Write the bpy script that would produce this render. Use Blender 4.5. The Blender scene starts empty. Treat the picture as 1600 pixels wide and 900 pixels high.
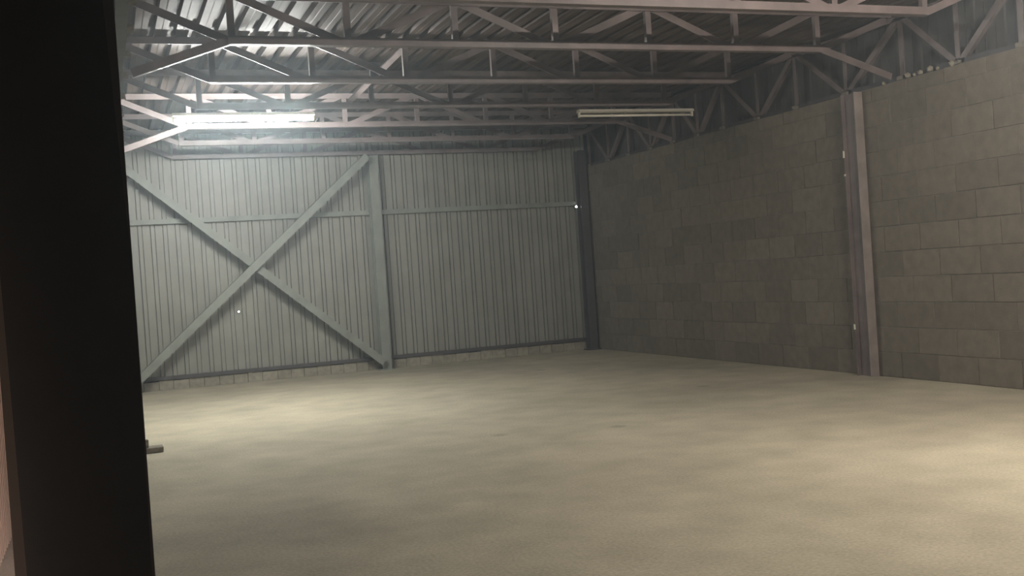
import bpy, bmesh, math, random
from mathutils import Vector, Matrix

random.seed(7)
SC = bpy.context.scene
COL = SC.collection
S = 0.27                      # one block course in metres; layout below is in courses


def V(x, y, z):
    return Vector((x * S, y * S, z * S))


# ---------------------------------------------------------------- camera
M_RIGHT = Vector((0.9313378941917959, -0.35780467820807277, -0.06771660870723324))
M_UP = Vector((0.06802849614089485, -0.011731394579379596, 0.9976144035117132))
M_FWD = Vector((0.35774551088056894, 0.933722756836118, -0.013415021847179558))
cam_d = bpy.data.cameras.new('camera')
cam = bpy.data.objects.new('camera', cam_d)
COL.objects.link(cam)
m = Matrix.Identity(4)
for i in range(3):
    m[i][0] = M_RIGHT[i]; m[i][1] = M_UP[i]; m[i][2] = -M_FWD[i]
m.translation = V(-29.1215, 0, 5.1392)
cam.matrix_world = m
cam_d.sensor_width = 36
cam_d.lens = 1663.4 / 1600 * 36
cam_d.clip_start = 0.05
SC.camera = cam

# ---------------------------------------------------------------- world, exposure
GLOW_HAZE = 0.0092  # thin scatter filling the air, added to imitate lens glow at the lamp
LAMP_ONE = 1150.0             # the lit tube in view
LAMP_TWO = 1180.0              # a second lit tube of the same hall, above the frame
WARM = 1300.0
world = bpy.data.worlds.new('world')
SC.world = world
world.use_nodes = True
wn = world.node_tree
wn.nodes['Background'].inputs[0].default_value = (0.9, 0.95, 1.0, 1)
wn.nodes['Background'].inputs[1].default_value = 0.06
vs = wn.nodes.new('ShaderNodeVolumeScatter')
vs.inputs['Color'].default_value = (0.80, 0.92, 1.0, 1)
vs.inputs['Density'].default_value = GLOW_HAZE
vs.inputs['Anisotropy'].default_value = 0.6
wn.links.new(vs.outputs[0], wn.nodes['World Output'].inputs['Volume'])
SC.view_settings.view_transform = 'Standard'
SC.view_settings.look = 'None'
SC.view_settings.gamma = 1
SC.view_settings.use_curve_mapping = False
SC.view_settings.exposure = 0.0


# ---------------------------------------------------------------- materials
def mat(name, base, rough=0.7, metallic=0.0, var=0.15, scale=6.0, bump=0.0, bscale=60.0, tint=None, per_obj=0.0, spec=0.4):
    mt = bpy.data.materials.new(name)
    mt.use_nodes = True
    nt = mt.node_tree
    b = nt.nodes['Principled BSDF']
    b.inputs['Roughness'].default_value = rough
    b.inputs['Metallic'].default_value = metallic
    b.inputs['Specular IOR Level'].default_value = spec
    tc = nt.nodes.new('ShaderNodeTexCoord')
    geo = nt.nodes.new('ShaderNodeNewGeometry')
    no = nt.nodes.new('ShaderNodeTexNoise')
    no.inputs['Scale'].default_value = scale
    no.inputs['Detail'].default_value = 5
    nt.links.new(geo.outputs['Position'], no.inputs['Vector'])
    ramp = nt.nodes.new('ShaderNodeValToRGB')
    ramp.color_ramp.elements[0].position = 0.3
    ramp.color_ramp.elements[1].position = 0.7
    t = tint or base
    ramp.color_ramp.elements[0].color = (*[c * (1 - var) for c in base], 1)
    ramp.color_ramp.elements[1].color = (*[min(1, c * (1 + var)) for c in t], 1)
    nt.links.new(no.outputs['Fac'], ramp.inputs[0])
    out = ramp.outputs[0]
    if per_obj:
        oi = nt.nodes.new('ShaderNodeObjectInfo')
        mr = nt.nodes.new('ShaderNodeMapRange')
        mr.inputs['To Min'].default_value = 1 - per_obj
        mr.inputs['To Max'].default_value = 1 + per_obj
        nt.links.new(oi.outputs['Random'], mr.inputs['Value'])
        mx = nt.nodes.new('ShaderNodeVectorMath'); mx.operation = 'SCALE'
        nt.links.new(out, mx.inputs[0]); nt.links.new(mr.outputs[0], mx.inputs['Scale'])
        out = mx.outputs[0]
    nt.links.new(out, b.inputs['Base Color'])
    if bump:
        n2 = nt.nodes.new('ShaderNodeTexNoise')
        n2.inputs['Scale'].default_value = bscale
        n2.inputs['Detail'].default_value = 6
        nt.links.new(geo.outputs['Position'], n2.inputs['Vector'])
        bp = nt.nodes.new('ShaderNodeBump')
        bp.inputs['Strength'].default_value = bump
        bp.inputs['Distance'].default_value = 0.01
        nt.links.new(n2.outputs['Fac'], bp.inputs['Height'])
        nt.links.new(bp.outputs[0], b.inputs['Normal'])
    return mt


def emit(name, col, strength):
    mt = bpy.data.materials.new(name)
    mt.use_nodes = True
    b = mt.node_tree.nodes['Principled BSDF']
    b.inputs['Base Color'].default_value = (0.8, 0.8, 0.8, 1)
    b.inputs['Emission Color'].default_value = (*col, 1)
    b.inputs['Emission Strength'].default_value = strength
    return mt


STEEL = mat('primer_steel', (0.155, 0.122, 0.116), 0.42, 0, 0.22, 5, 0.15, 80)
STEEL_GREEN = mat('grey_green_steel', (0.20, 0.213, 0.182), 0.45, 0, 0.15, 5, 0.15, 80)
STEEL_LIT = mat('lit_primer_steel', (0.27, 0.23, 0.21), 0.5, 0, 0.2, 5, 0.15, 80)  # lighter copy of the primer: lamplight painted on the wall column's front flange
STEEL_DARK = mat('dark_and_shaded_steel', (0.06, 0.052, 0.052), 0.5, 0, 0.2, 6, 0.1, 60)  # dark steel; on the eave bottom chords it stands for shade
SHEET = mat('galvanised_sheet', (0.22, 0.215, 0.18), 0.45, 0.0, 0.10, 2.5, 0.05, 50, per_obj=0.04, spec=0.5)
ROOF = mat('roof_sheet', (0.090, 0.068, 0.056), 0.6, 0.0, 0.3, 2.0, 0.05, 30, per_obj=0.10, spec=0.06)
BLOCK = mat('concrete_block', (0.165, 0.140, 0.110), 0.95, 0, 0.13, 9, 0.6, 90, per_obj=0.13, spec=0.15)
MORTAR = mat('mortar', (0.19, 0.172, 0.145), 0.95, 0, 0.2, 14, 0.5, 70, spec=0.15)
BRICK = mat('plinth_brick', (0.27, 0.245, 0.19), 0.95, 0, 0.2, 14, 0.5, 70, per_obj=0.1, spec=0.15)
WOOD = mat('weathered_wood', (0.17, 0.145, 0.105), 0.8, 0, 0.3, 25, 0.3, 60)
WHITE = mat('cream_enamel', (0.72, 0.68, 0.58), 0.4, 0, 0.05, 10)
TUBE_OFF = mat('unlit_tube', (0.80, 0.76, 0.66), 0.25, 0, 0.03, 10)
GAP = mat('dark_plastic', (0.04, 0.035, 0.035), 0.6, 0, 0.1, 10)
TUBE_ON = emit('lit_tube', (0.97, 1.0, 0.97), LAMP_ONE)
TUBE_TWO = emit('second_lit_tube', (1.0, 0.93, 0.84), LAMP_TWO)
GLOW_WHITE = emit('small_white_glow', (0.9, 0.9, 1.0), 60)
GLOW_DIM = emit('small_dim_glow', (1.0, 0.98, 0.9), 14)
BULB = emit('warm_bulb', (1.0, 0.66, 0.50), WARM)
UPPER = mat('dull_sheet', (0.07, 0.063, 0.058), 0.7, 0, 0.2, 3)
PINKSHEET = mat('beige_sheet', (0.36, 0.30, 0.27), 0.5, 0, 0.1, 3)


def floor_mat():
    mt = bpy.data.materials.new('dusty_concrete')
    mt.use_nodes = True
    nt = mt.node_tree
    b = nt.nodes['Principled BSDF']
    b.inputs['Roughness'].default_value = 0.85
    b.inputs['Specular IOR Level'].default_value = 0.2
    geo = nt.nodes.new('ShaderNodeNewGeometry')

    def noise(sc, det, vec=None):
        n = nt.nodes.new('ShaderNodeTexNoise')
        n.inputs['Scale'].default_value = sc
        n.inputs['Detail'].default_value = det
        nt.links.new(vec or geo.outputs['Position'], n.inputs['Vector'])
        return n.outputs['Fac']

    def rng(sock, a, b_, c, d):
        r = nt.nodes.new('ShaderNodeMapRange')
        for k, v in zip(('From Min', 'From Max', 'To Min', 'To Max'), (a, b_, c, d)):
            r.inputs[k].default_value = v
        nt.links.new(sock, r.inputs['Value'])
        return r.outputs[0]

    def mul(a, b_):
        n = nt.nodes.new('ShaderNodeMath'); n.operation = 'MULTIPLY'
        nt.links.new(a, n.inputs[0]); nt.links.new(b_, n.inputs[1])
        return n.outputs[0]
    f = rng(noise(0.45, 4), 0.3, 0.7, 0.80, 1.14)
    f = mul(f, rng(noise(2.6, 8), 0.3, 0.7, 0.87, 1.11))
    f = mul(f, rng(noise(55, 3), 0.3, 0.7, 0.86, 1.14))
    # an oil-dark patch worn into the slab near the entrance
    ds = nt.nodes.new('ShaderNodeVectorMath'); ds.operation = 'DISTANCE'
    wob = nt.nodes.new('ShaderNodeTexNoise'); wob.inputs['Scale'].default_value = 1.3
    nt.links.new(geo.outputs['Position'], wob.inputs['Vector'])
    ad = nt.nodes.new('ShaderNodeVectorMath'); ad.operation = 'ADD'
    nt.links.new(geo.outputs['Position'], ad.inputs[0]); nt.links.new(wob.outputs['Color'], ad.inputs[1])
    nt.links.new(ad.outputs[0], ds.inputs[0])
    ds.inputs[1].default_value = tuple(V(-25.7, 22.6, 0) + Vector((.5, .5, .5)))
    f = mul(f, rng(ds.outputs['Value'], 0.25, 1.1, 0.78, 1.0))
    # small dark spots
    vo = nt.nodes.new('ShaderNodeTexVoronoi'); vo.inputs['Scale'].default_value = 0.9
    nt.links.new(geo.outputs['Position'], vo.inputs['Vector'])
    f = mul(f, rng(vo.outputs['Distance'], 0.035, 0.09, 0.72, 1.0))
    sc = nt.nodes.new('ShaderNodeVectorMath'); sc.operation = 'SCALE'
    sc.inputs[0].default_value = (0.44, 0.392, 0.29)
    nt.links.new(f, sc.inputs['Scale'])
    nt.links.new(sc.outputs[0], b.inputs['Base Color'])
    bp = nt.nodes.new('ShaderNodeBump'); bp.inputs['Strength'].default_value = 0.35; bp.inputs['Distance'].default_value = 0.01
    nt.links.new(noise(22, 8), bp.inputs['Height'])
    nt.links.new(bp.outputs[0], b.inputs['Normal'])
    return mt


FLOOR = floor_mat()


# ---------------------------------------------------------------- helpers
class MB:
    """collects solids (in course units) into one mesh"""

    def __init__(self):
        self.v = []; self.f = []

    def box(self, a, b, jit=0.0):
        (x0, y0, z0), (x1, y1, z1) = a, b
        n = len(self.v)
        for x in (x0, x1):
            for y in (y0, y1):
                for z in (z0, z1):
                    self.v.append(V(x + random.uniform(-jit, jit), y + random.uniform(-jit, jit), z + random.uniform(-jit, jit)))
        for q in ((0, 1, 3, 2), (4, 6, 7, 5), (0, 4, 5, 1), (2, 3, 7, 6), (0, 2, 6, 4), (1, 5, 7, 3)):
            self.f.append([n + i for i in q])
        return self

    def prism(self, poly, a, b, u, w):
        """poly: 2d outline in basis (u, w), swept from a to b (points in course units)"""
        a, b, u, w = Vector(a), Vector(b), Vector(u), Vector(w)
        n = len(self.v); k = len(poly)
        for p in (a, b):
            for (s, t) in poly:
                q = p + u * s + w * t
                self.v.append(q * S)
        for i in range(k):
            j = (i + 1) % k
            self.f.append([n + i, n + j, n + k + j, n + k + i])
        self.f.append([n + i for i in range(k)][::-1])
        self.f.append([n + k + i for i in range(k)])
        return self

    def angle(self, a, b, u, w, leg=0.26, th=0.035, leg2=None):
        """steel angle: one leg along u, the other along w, corner at the line a-b"""
        l2 = leg2 or leg
        return self.prism([(0, 0), (leg, 0), (leg, th), (th, th), (th, l2), (0, l2)], a, b, u, w)

    def tube(self, a, b, r, seg=12):
        a, b = Vector(a), Vector(b)
        d = (b - a).normalized()
        u = d.orthogonal().normalized(); w = d.cross(u)
        return self.prism([(r * math.cos(2 * math.pi * i / seg), r * math.sin(2 * math.pi * i / seg)) for i in range(seg)], a, b, u, w)

    def build(self, name, material, parent=None, origin=None, smooth=False, bevel=0.0):
        me = bpy.data.meshes.new(name)
        o0 = Vector(origin) * S if origin is not None else Vector((0, 0, 0))
        me.from_pydata([p - o0 for p in self.v], [], self.f)
        bm = bmesh.new(); bm.from_mesh(me)
        bmesh.ops.recalc_face_normals(bm, faces=bm.faces)
        if bevel:
            bmesh.ops.bevel(bm, geom=bm.edges, offset=bevel * S, segments=1, affect='EDGES')
        bm.to_mesh(me); bm.free()
        me.materials.append(material)
        if smooth:
            for p in me.polygons: p.use_smooth = len(p.vertices) == 4
        o = bpy.data.objects.new(name, me)
        COL.objects.link(o)
        if parent is not None:
            o.parent = parent
            o.location = o0 - base_of(parent)
        else:
            o.location = o0
        return o


def base_of(o):
    p = Vector(o.location)
    while o.parent is not None:
        o = o.parent; p = p + Vector(o.location)
    return p


def thing(name, label, cat, loc, group=None):
    o = bpy.data.objects.new(name, None)
    o.empty_display_size = 0.1
    COL.objects.link(o)
    o.location = Vector(loc) * S
    o['label'] = label; o['category'] = cat; o['kind'] = 'thing'
    if group: o['group'] = group
    return o


def struct(o):
    o['kind'] = 'structure'
    return o


X, Y, Z = Vector((1, 0, 0)), Vector((0, 1, 0)), Vector((0, 0, 1))

# ---------------------------------------------------------------- setting
XL, XR, YB, YF = -28.07, 0.0, 61.95, -6.0
WTOP = 11.55                       # top of the block wall
ROOFZ = 14.28

fl = MB().box((-33, YF, -0.5), (1.2, 63, 0)).build('floor', FLOOR)
struct(fl)


def ribbed(x0, x1, n, depth, th=0.02):
    """outline of one profiled sheet over x0..x1 with n trapezoid ribs, as (x, d) points"""
    p = (x1 - x0) / n
    pts = []
    for i in range(n):
        a = x0 + i * p
        pts += [(a, 0), (a + .30 * p, 0), (a + .30 * p + .04, -.012), (a + .36 * p, 0), (a + .62 * p, 0), (a + .68 * p, depth), (a + .94 * p, depth)]
    pts.append((x1, 0))
    return pts


def grooved(x0, x1, n):
    """profile with a flat pan and a low rib set between two narrow grooves"""
    p = (x1 - x0) / n
    pts = []
    for i in range(n):
        a = x0 + i * p
        pts += [(a, 0), (a + .56 * p, 0), (a + .575 * p, .11), (a + .625 * p, .11), (a + .64 * p, -.05), (a + .90 * p, -.05), (a + .915 * p, .11), (a + .965 * p, .11), (a + .98 * p, 0)]
    pts.append((x1, 0))
    return pts


def sheet_mb(pts, place, lo, hi, th=0.025):
    """sweep the profile between lo and hi; place(s, d, t) -> point"""
    mb = MB()
    k = len(pts)
    for t in (lo, hi):
        for d0 in (0, th):
            for (s, d) in pts:
                mb.v.append(Vector(place(s, d + d0, t)) * S)
    for i in range(k - 1):
        mb.f.append([i, i + 1, 2 * k + i + 1, 2 * k + i])
        mb.f.append([k + i, 3 * k + i, 3 * k + i + 1, k + i + 1])
        mb.f.append([i, k + i, k + i + 1, i + 1])
        mb.f.append([2 * k + i, 2 * k + i + 1, 3 * k + i + 1, 3 * k + i])
    mb.f.append([0, 2 * k, 3 * k, k]); mb.f.append([k - 1, 2 * k - 1, 4 * k - 1, 3 * k - 1])
    return mb


# back wall: a thin outer lining carrying profiled sheets, a bottom rail and a brick plinth
wb = MB().box((-33, 62.45, 0), (1.2, 62.6, 14.2)).build('wall_back', STEEL_DARK)
struct(wb)
NS = 11
W = (XR - XL + 1.0) / NS
for i in range(NS):
    a = XL - 0.8 + i * W
    dz = random.uniform(-.02, .02)
    mb = sheet_mb(grooved(a, a + W + 0.005, 4), lambda s, d, t: (s, YB + 0.03 + d, t), 0.72 + dz, 14.1)
    mb.build('cladding_sheet', SHEET, wb, origin=(a, YB, 0.7))
bx = XL - 0.9
while bx < -0.2:
    w = random.uniform(0.72, 0.86)
    MB().box((bx, YB - 0.12 + random.uniform(0, .05), 0.0), (min(bx + w - 0.025, -0.02), YB + 0.4, 0.52 + random.uniform(-.03, .05))).build(
        'brick', BRICK, wb, origin=(bx, YB, 0))
    bx += w

# right wall: mortar core with every block proud of it
wr = MB().box((-0.03, YF, 0), (0.75, 62.4, WTOP - 0.02)).build('wall_right', MORTAR)
struct(wr)
BL = 1.9643
blk_mesh = []
for k in range(3):
    mbx = MB().box((0, 0.022, 0.012), (0.35, BL - 0.022, 0.988), 0.006)
    o = mbx.build('block', BLOCK, bevel=0.012)
    blk_mesh.append(o.data); bpy.data.objects.remove(o)


def block(y0, z0, ly, lz):
    o = bpy.data.objects.new('block', random.choice(blk_mesh))
    o.location = V(-0.055 + random.uniform(-.016, .016), y0, z0)
    o.scale = (1, (ly - 0.044) / (BL - 0.044) * 1.0, lz)
    o.rotation_euler = (random.uniform(-.004, .004), 0, random.uniform(-.004, .004))
    COL.objects.link(o)
    o.parent = wr


OFF = [0.55, 1.52, 0.62, 1.60, 0.15, 1.1, 0.2, 1.08, 0.1, 1.14, 0.35, 1.35]   # joint phase per course
rest = MB()
for c in range(12):
    z0 = c; lz = 1.0 if c < 11 else 0.55
    y = 33.2367 - 1.9643 * 20 + (OFF[c] - 0.15)
    while y < 62.3:
        y1 = y + BL
        if y1 > 62.3: y1 = 62.3
        if y > 21.5:
            if y1 - y > 0.3: block(y, z0, y1 - y, lz)
        elif y > YF:
            rest.box((-0.05 + random.uniform(-.016, .016), y + .022, z0 + .022), (0.3, y + BL - .022, z0 + lz - .022))
        y += BL
r = rest.build('block_courses', BLOCK, wr)
r['kind'] = 'stuff'

# sheeting above the block wall, behind the eave truss
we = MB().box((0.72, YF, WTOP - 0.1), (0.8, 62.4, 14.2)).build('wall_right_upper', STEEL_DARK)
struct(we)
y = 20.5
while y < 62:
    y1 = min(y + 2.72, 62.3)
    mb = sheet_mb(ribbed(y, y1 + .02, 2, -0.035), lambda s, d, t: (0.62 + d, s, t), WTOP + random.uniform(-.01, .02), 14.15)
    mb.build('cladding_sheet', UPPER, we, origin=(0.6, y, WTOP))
    y += 2.72

# left wall, seen edge on behind the near column, and the lit wall of the next room
wl = MB().box((-29.22, 7.7, 0), (-29.08, 62.4, 14.2)).build('wall_left', SHEET)
struct(wl)
wo = MB().box((-31.6, 8, 0), (-31.42, 62.4, 9)).build('wall_left_outer', STEEL_DARK)
struct(wo)
y = 12.5
while y < 34:
    mb = sheet_mb(ribbed(y, y + 2.02, 6, 0.10), lambda s, d, t: (-31.42 + d, s, t), 0.25, 8.6)
    mb.build('cladding_sheet', PINKSHEET, wo, origin=(-31.4, y, 0.2))
    y += 2.0

# ceiling: the underside of the profiled roof
ce = MB().box((-33, YF, ROOFZ + 0.45), (1.2, 63, ROOFZ + 0.5)).build('ceiling', STEEL_DARK)
struct(ce)
NR = 12
W = 33.2 / NR
LAP = 39.35
for i in range(NR):
    a = -32.4 + i * W
    prof = ribbed(a, a + W + 0.02, 4, 0.22)
    for (lo, hi, dz) in ((YF, LAP, 0.0), (LAP - 0.25, 62.6, 0.06)):
        mb = sheet_mb(prof, lambda s, d, t, dz=dz: (s, t, ROOFZ + 0.02 + dz + d), lo, hi)
        mb.build('roof_sheet', ROOF, ce, origin=(a, lo, ROOFZ))

# ---------------------------------------------------------------- roof trusses
PW = 3.582
XN = [-3.469 - (6 - i) * PW for i in range(7)]        # panel points, left to right
ZB, ZT = 12.66, 14.26                                  # underside of bottom chord, top of top chord
TY = {1: 27.54, 2: 33.1, 3: 39.2, 4: 44.8, 5: 50.2, 6: 55.7, 7: 61.05}
PAT = {1: '\\//\\\\/', 2: '\\/\\/\\/', 3: '\\\\/\\\\/', 4: '\\/\\/\\/', 5: '\\//\\\\/', 6: '\\/\\\\\\/', 7: '\\//\\\\/'}
BRACED = (2, 5)
LABEL = {
    1: 'nearest steel lattice truss, its pale bottom chord running along the top edge of the photo',
    2: 'second nearest steel lattice truss, its sloping end strut meeting the wall right of the column',
    3: 'steel lattice truss one bay in front of the two fluorescent lamps',
    4: 'steel lattice truss that carries the lit and the unlit fluorescent lamp',
    5: 'dim steel lattice truss one bay behind the fluorescent lamps, with sloping end struts',
    6: 'faint steel lattice truss second from the metal sheet back wall',
    7: 'farthest steel lattice truss, tight against the metal sheet back wall over its post',
}


def bar(a, b, leg, name, parent, leg2=None, material=None, flip=1):
    a, b = Vector(a), Vector(b)
    d = (b - a).normalized()
    u = Y.cross(d).normalized() * flip                 # across the bar, in the truss plane
    ctr = (a + b) / 2
    off = u * (-leg / 2)
    return MB().angle(a + off, b + off, u, Y, leg, 0.04, leg2 or leg * .8).build(name, material or STEEL, parent, origin=ctr)


for k, yk in TY.items():
    t = thing('roof_truss', LABEL[k], 'roof truss', (-14.2, yk, ZB))
    # bottom chord: angle, upright leg towards the viewer, flat leg below
    MB().prism([(0, 0), (.30, 0), (.30, .035), (.04, .035), (.04, .25), (0, .25)], (XN[0] - .12, yk - .05, ZB), (XN[6] + .12, yk - .05, ZB), Y, Z).build(
        'bottom_chord', STEEL, t, origin=(-14.2, yk, ZB))
    MB().prism([(0, 0), (.30, 0), (.30, -.035), (.04, -.035), (.04, -.25), (0, -.25)], (XL + .1, yk - .05, ZT), (XR - .03, yk - .05, ZT), Y, Z).build(
        'top_chord', STEEL, t, origin=(-14.2, yk, ZT))
    for i in range(7):
        bar((XN[i], yk + .02, ZB + .05), (XN[i], yk + .02, ZT - .05), 0.21, 'vertical_strut', t)
    for i, c in enumerate(PAT[k]):
        zl, zr = (ZT - .1, ZB + .1) if c == '\\' else (ZB + .1, ZT - .1)
        bar((XN[i] + .14, yk + .06, zl), (XN[i + 1] - .14, yk + .06, zr), 0.25, 'diagonal_strut', t)
    bar((XL + .2, yk + .06, ZT - .3), (XN[0] - .05, yk + .06, ZB + .1), 0.25, 'diagonal_strut', t)
    bar((XN[6] + .05, yk + .06, ZB + .1), (XR - .2, yk + .06, ZT - .3), 0.25, 'diagonal_strut', t)
    if k in BRACED:
        bar((XN[6] + .1, yk, ZB + .12), (XR - .15, yk, WTOP + .2), 0.26, 'end_strut', t)
        bar((XN[0] - .1, yk, ZB + .12), (XL + .15, yk, WTOP + .22), 0.26, 'end_strut', t)

# tie bar between the third and fourth truss, left of the middle, with its plate
tb = thing('tie_bar', 'bright-edged slanting tie bar under the roof, up and right of the lit lamp', 'tie bar', (-18.6, 41.8, 13.5))
ta, tz = Vector((XN[2] - .02, TY[3] + .27, 14.1)), Vector((-18.9, TY[4] - .12, 12.95))
MB().angle(ta, tz, Vector((.6, 0, .8)), Vector((0.8, 0, -.6)), .2, .04).build('bar', STEEL, tb, origin=(ta + tz) / 2)
tm = ta.lerp(tz, .47)
MB().box((tm.x - .22, tm.y - .05, tm.z - .45), (tm.x + .22, tm.y + .02, tm.z + .45)).build('joint_plate', STEEL_DARK, tb, origin=tm)


# ---------------------------------------------------------------- eave trusses along the side walls
def eave(x, side, label):
    t = thing('eave_truss', label, 'eave truss', (x, 44, WTOP))
    xo = x + 0.10 * side
    y0, y1 = 22.0, 61.5

    def ybar(a, b, leg, name):
        a, b = Vector(a), Vector(b)
        d = (b - a).normalized(); u = X.cross(d).normalized()
        return MB().angle(a - u * leg / 2, b - u * leg / 2, u, X * side, leg, .04, leg * .8).build(name, STEEL, t, origin=(a + b) / 2)
    zb, zt = WTOP + .12, ZT - .30
    MB().prism([(0, 0), (.28, 0), (.28, .035), (.04, .035), (.04, .18), (0, .18)], (xo, y0, WTOP + .02), (xo, y1, WTOP + .02), X * side, Z).build('bottom_chord', STEEL_DARK, t, origin=(x, 44, WTOP))  # bottom chord coloured darker to paint the shadow band over the wall head
    MB().prism([(0, 0), (.28, 0), (.28, -.035), (.04, -.035), (.04, -.2), (0, -.2)], (xo, y0, zt + .1), (xo, y1, zt + .1), X * side, Z).build('top_chord', STEEL, t, origin=(x, 44, zt))
    tops = [21.9, 27.1, 32.8, 39.5, 45.5, 50.4, 55.7, 61.1]
    for a, b in zip(tops, tops[1:]):
        mid = (a + b) / 2
        ybar((xo, a + .12, zt), (xo, mid - .1, zb), .23, 'diagonal_strut')
        ybar((xo, mid + .1, zb), (xo, b - .12, zt), .23, 'diagonal_strut')
        ybar((xo, mid, zb), (xo, mid, zt), .2, 'vertical_strut')
        ybar((xo, b, zb), (xo, b, zt), .23, 'vertical_strut')
        for yy in (mid, b):
            MB().box((xo - .06 * side - .08, yy - .16, WTOP + .02), (xo - .06 * side + .08, yy + .16, WTOP + .16), .02).build('bearing_plate', MORTAR, t, origin=(xo, yy, WTOP))
    return t


eave(XR, 1, 'zigzag steel eave truss standing on top of the concrete block wall')
eave(XL - .0, -1, 'zigzag steel eave truss opposite the block wall, mostly hidden by the near black column')

# lumps of mortar left on the wall head
lumps = []
for (yy, nth, r_) in ((33.7, 'first', .09), (32.35, 'second', .12), (32.0, 'third', .07), (31.7, 'fourth', .10), (31.2, 'fifth', .13), (30.8, 'sixth', .08), (30.1, 'seventh', .11)):
    bm = bmesh.new()
    bmesh.ops.create_icosphere(bm, subdivisions=1, radius=r_ * S)
    for vv in bm.verts: vv.co *= random.uniform(.7, 1.25)
    me = bpy.data.meshes.new('mortar_lump'); bm.to_mesh(me); bm.free(); me.materials.append(BRICK)
    o = bpy.data.objects.new('mortar_lump', me); COL.objects.link(o)
    o.location = V(-0.04, yy, WTOP + r_ * .75)
    o['label'] = 'small pale mortar lump on the block wall top, ' + nth + ' one along from the column'
    o['category'] = 'mortar lump'; o['group'] = 'mortar lumps on the wall top'; o['kind'] = 'thing'


# ---------------------------------------------------------------- columns
def column(name, label, x, y, z1, wx, dy, material, axis='y', plate=True):
    """I section: flanges face +-y (axis y), wx wide, dy deep"""
    t = thing(name, label, 'column', (x, y, 0))
    th = .045
    rest = STEEL if material is STEEL_LIT else material  # only the front flange takes the lighter, lit-looking colour
    for s, nm in ((-1, 'front_flange'), (1, 'rear_flange')):
        yy = y + s * (dy / 2 - th / 2)
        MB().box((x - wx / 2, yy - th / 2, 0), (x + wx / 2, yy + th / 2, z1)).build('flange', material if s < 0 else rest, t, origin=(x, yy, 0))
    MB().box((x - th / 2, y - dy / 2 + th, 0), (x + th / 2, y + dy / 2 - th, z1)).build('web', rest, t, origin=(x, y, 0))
    if plate:
        MB().box((x - wx / 2 - .15, y - dy / 2 - .12, 0), (x + wx / 2 + .15, y + dy / 2 + .12, .06)).build('base_plate', material, t, origin=(x, y, 0))
    return t


c = column('steel_column', 'maroon steel column standing against the concrete block wall', -0.285, 35.38, 11.5, .40, .86, STEEL_LIT, plate=False)
for zz, hh in ((8.95, .28), (8.2, .08), (1.9, .22)):
    MB().box((-.50, 35.74, zz), (-.488, 35.84, zz + hh), .005).build('paint_chip', WHITE, c, origin=(-.5, 35.78, zz))
column('steel_column', 'grey-green steel post in the middle of the metal sheet back wall', -13.9, 61.3, 12.6, .56, .66, STEEL_GREEN)
column('steel_column', 'dark steel column in the far corner between metal and block walls', -0.5, 61.2, 12.6, .55, .6, STEEL_DARK)
column('steel_column', 'steel column at the end of the back wall, mostly hidden behind the near black column', -28.1, 61.3, 11.5, .56, .66, STEEL_GREEN)

# near column
t = thing('near_column', 'big black steel column close to the camera, filling the left edge', 'column', (-29.3, 7, 0))
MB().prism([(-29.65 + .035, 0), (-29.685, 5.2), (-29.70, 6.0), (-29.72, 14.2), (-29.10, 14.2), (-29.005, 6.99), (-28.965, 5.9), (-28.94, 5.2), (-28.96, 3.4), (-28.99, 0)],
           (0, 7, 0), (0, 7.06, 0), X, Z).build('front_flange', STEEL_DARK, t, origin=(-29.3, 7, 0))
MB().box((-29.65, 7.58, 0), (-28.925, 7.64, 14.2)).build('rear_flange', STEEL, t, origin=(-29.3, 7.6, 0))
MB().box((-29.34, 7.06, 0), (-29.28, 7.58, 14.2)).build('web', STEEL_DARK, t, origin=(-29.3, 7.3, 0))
dp = thing('door_post', 'slim purple-grey steel post just left of the big black column', 'post', (-29.78, 8.2, 0))
MB().angle((-29.83, 8.2, 0), (-29.83, 8.2, 14.2), X, Y, .075, .02, .4).build('angle_bar', SHEET, dp, origin=(-29.8, 8.2, 0))

# ---------------------------------------------------------------- bracing and rails of the back wall
def brace(label, a, b, y):
    a, b = Vector(a), Vector(b)
    d = (b - a).normalized(); u = Y.cross(d).normalized()
    if u.z < 0: u = -u
    t = thing('cross_brace', label, 'brace', (a + b) / 2)
    MB().angle(a + u * .2, b + u * .2, -u, Y, .42, .045, .40).build('angle_bar', STEEL_GREEN, t, origin=(a + b) / 2)


brace('grey-green brace bar falling from upper left to the foot of the middle post', (-27.8, 60.52, 12.35), (-14.15, 60.52, .5), 60.5)
brace('grey-green brace bar rising from lower left to the head of the middle post', (-27.75, 60.06, .75), (-14.45, 60.06, 12.45), 60.0)

for lab, x0, x1 in (('thin wall rail crossing behind the two crossed braces', -27.8, -14.2), ('thin wall rail on the metal sheets between middle post and far corner', -13.6, -.8)):
    t = thing('wall_rail', lab, 'rail', ((x0 + x1) / 2, 61.6, 9.3))
    MB().prism([(0, 0), (.3, 0), (.3, .04), (.04, .04), (.04, .24), (.3, .24), (.3, .28), (0, .28)], (x0, 61.6, 9.17), (x1, 61.6, 9.17), Y, Z).build('channel', STEEL_GREEN, t, origin=((x0 + x1) / 2, 61.6, 9.3))
for lab, x0, x1 in (('dark bottom rail under the metal sheets left of the middle post', -27.8, -14.2), ('dark bottom rail under the metal sheets right of the middle post', -13.6, -.8)):
    t = thing('bottom_rail', lab, 'rail', ((x0 + x1) / 2, 61.7, .65))
    MB().angle((x0, 61.72, .58), (x1, 61.72, .58), Y, Z, .3, .05, .2).build('angle_bar', STEEL_DARK, t, origin=((x0 + x1) / 2, 61.7, .6))


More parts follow.
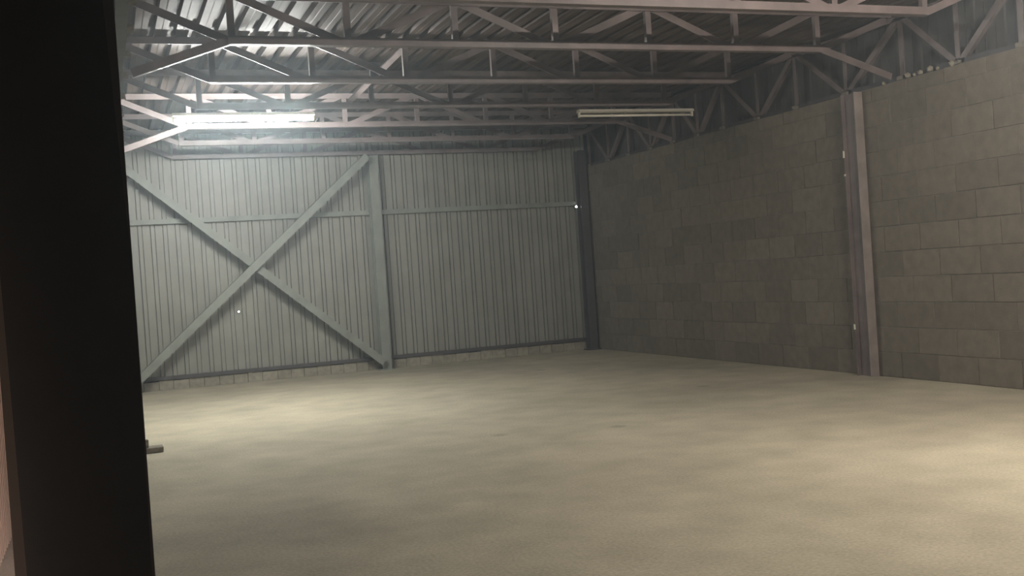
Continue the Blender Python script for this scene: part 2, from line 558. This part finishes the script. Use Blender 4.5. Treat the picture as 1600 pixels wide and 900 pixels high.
# ---------------------------------------------------------------- lamps and bright points
def lamp(x0, x1, y, zc, label, tube_mat, hang, wide=False):
    t = thing('fluorescent_lamp', label, 'lamp', ((x0 + x1) / 2, y, zc))
    o = ((x0 + x1) / 2, y, zc)
    MB().prism([(-.22, .02), (.22, .02), (.14, .15), (-.14, .15)], (x0, y, zc), (x1, y, zc), Y, Z).build('body', WHITE, t, origin=o)
    MB().tube((x0 + .08, y, zc - .13), (x1 - .08, y, zc - .13), .055, 12).build('tube', tube_mat, t, origin=(o[0], y, zc - .13), smooth=True)
    for xx in (x0, x1 - .07):
        MB().box((xx, y - .07, zc - .2), (xx + .07, y + .07, zc + .03)).build('lamp_holder', WHITE, t, origin=(xx, y, zc))
    for xx in (x0 + .9, x1 - .9):
        MB().tube((xx, y, zc + .14), (xx, y, hang), .02, 6).build('hanger', STEEL, t, origin=(xx, y, zc))
    if wide:  # unseen trough added to keep this lamp's light off the roof
        MB().prism([(-.45, .0), (-.42, .0), (-.12, .17), (.12, .17), (.42, .0), (.45, .0), (.13, .2), (-.13, .2)], (x0, y, zc), (x1, y, zc), Y, Z).build('added_uplight_shield', WHITE, t, origin=o)
    return t


lamp(-26.05, -20.32, 44.9, 12.36, 'glowing white fluorescent batten lamp hanging left under the roof trusses', TUBE_ON, ZB - .02)
lamp(-8.05, -1.98, 44.9, 12.36, 'switched off cream fluorescent batten lamp hanging right under the roof trusses', TUBE_OFF, ZB - .02)
lamp(-11.4, -5.6, 15.0, 12.36, 'lit fluorescent batten lamp above the viewer, out of the frame', TUBE_TWO, ROOFZ + .02, True)


def point_glow(x, y, z, r_, m_, label):  # small bright point of unknown source: glowing disc in a dark rim
    t = thing('bright_point', label, 'light', (x, y, z))
    MB().tube((x, y, z), (x, y - .06, z), r_ * 1.35, 12).build('rim', STEEL_DARK, t, origin=(x, y, z))
    MB().tube((x, y - .05, z), (x, y - .1, z), r_, 12).build('lens', m_, t, origin=(x, y, z))


point_glow(-.85, 61.55, 9.1, .055, GLOW_WHITE, 'small bright white point on the sheets beside the far corner column')
point_glow(-22.06, 61.9, 4.04, .045, GLOW_DIM, 'tiny white point low on the sheets under the crossed braces')

wlamp = thing('work_lamp', 'warm work lamp on the floor of the next room, behind the black column', 'lamp', (-30.7, 13.8, 0))
MB().box((-30.95, 13.6, 0), (-30.45, 14.0, .12)).build('foot', STEEL_DARK, wlamp, origin=(-30.7, 13.8, 0), bevel=.02)
MB().tube((-30.7, 13.8, .12), (-30.7, 13.8, 1.0), .05, 8).build('stem', STEEL_DARK, wlamp, origin=(-30.7, 13.8, .12))
bm = bmesh.new(); bmesh.ops.create_uvsphere(bm, u_segments=12, v_segments=8, radius=.2 * S)
me = bpy.data.meshes.new('bulb'); bm.to_mesh(me); bm.free(); me.materials.append(BULB)
o = bpy.data.objects.new('bulb', me); COL.objects.link(o); o.parent = wlamp; o.location = V(0, 0, 1.18)

# ---------------------------------------------------------------- things on the floor
pk = thing('wooden_board', 'short dark wooden board lying on the floor beside the black column', 'board', (-28.2, 37.7, 0))
MB().box((-28.9, 37.3, 0.0), (-27.60, 38.0, .18), .015).build('plank', WOOD, pk, origin=(-28.2, 37.7, 0), bevel=.02)
MB().box((-28.7, 37.45, .18), (-28.07, 37.7, .45), .02).build('batten', WOOD, pk, origin=(-28.3, 37.6, .18), bevel=.02)
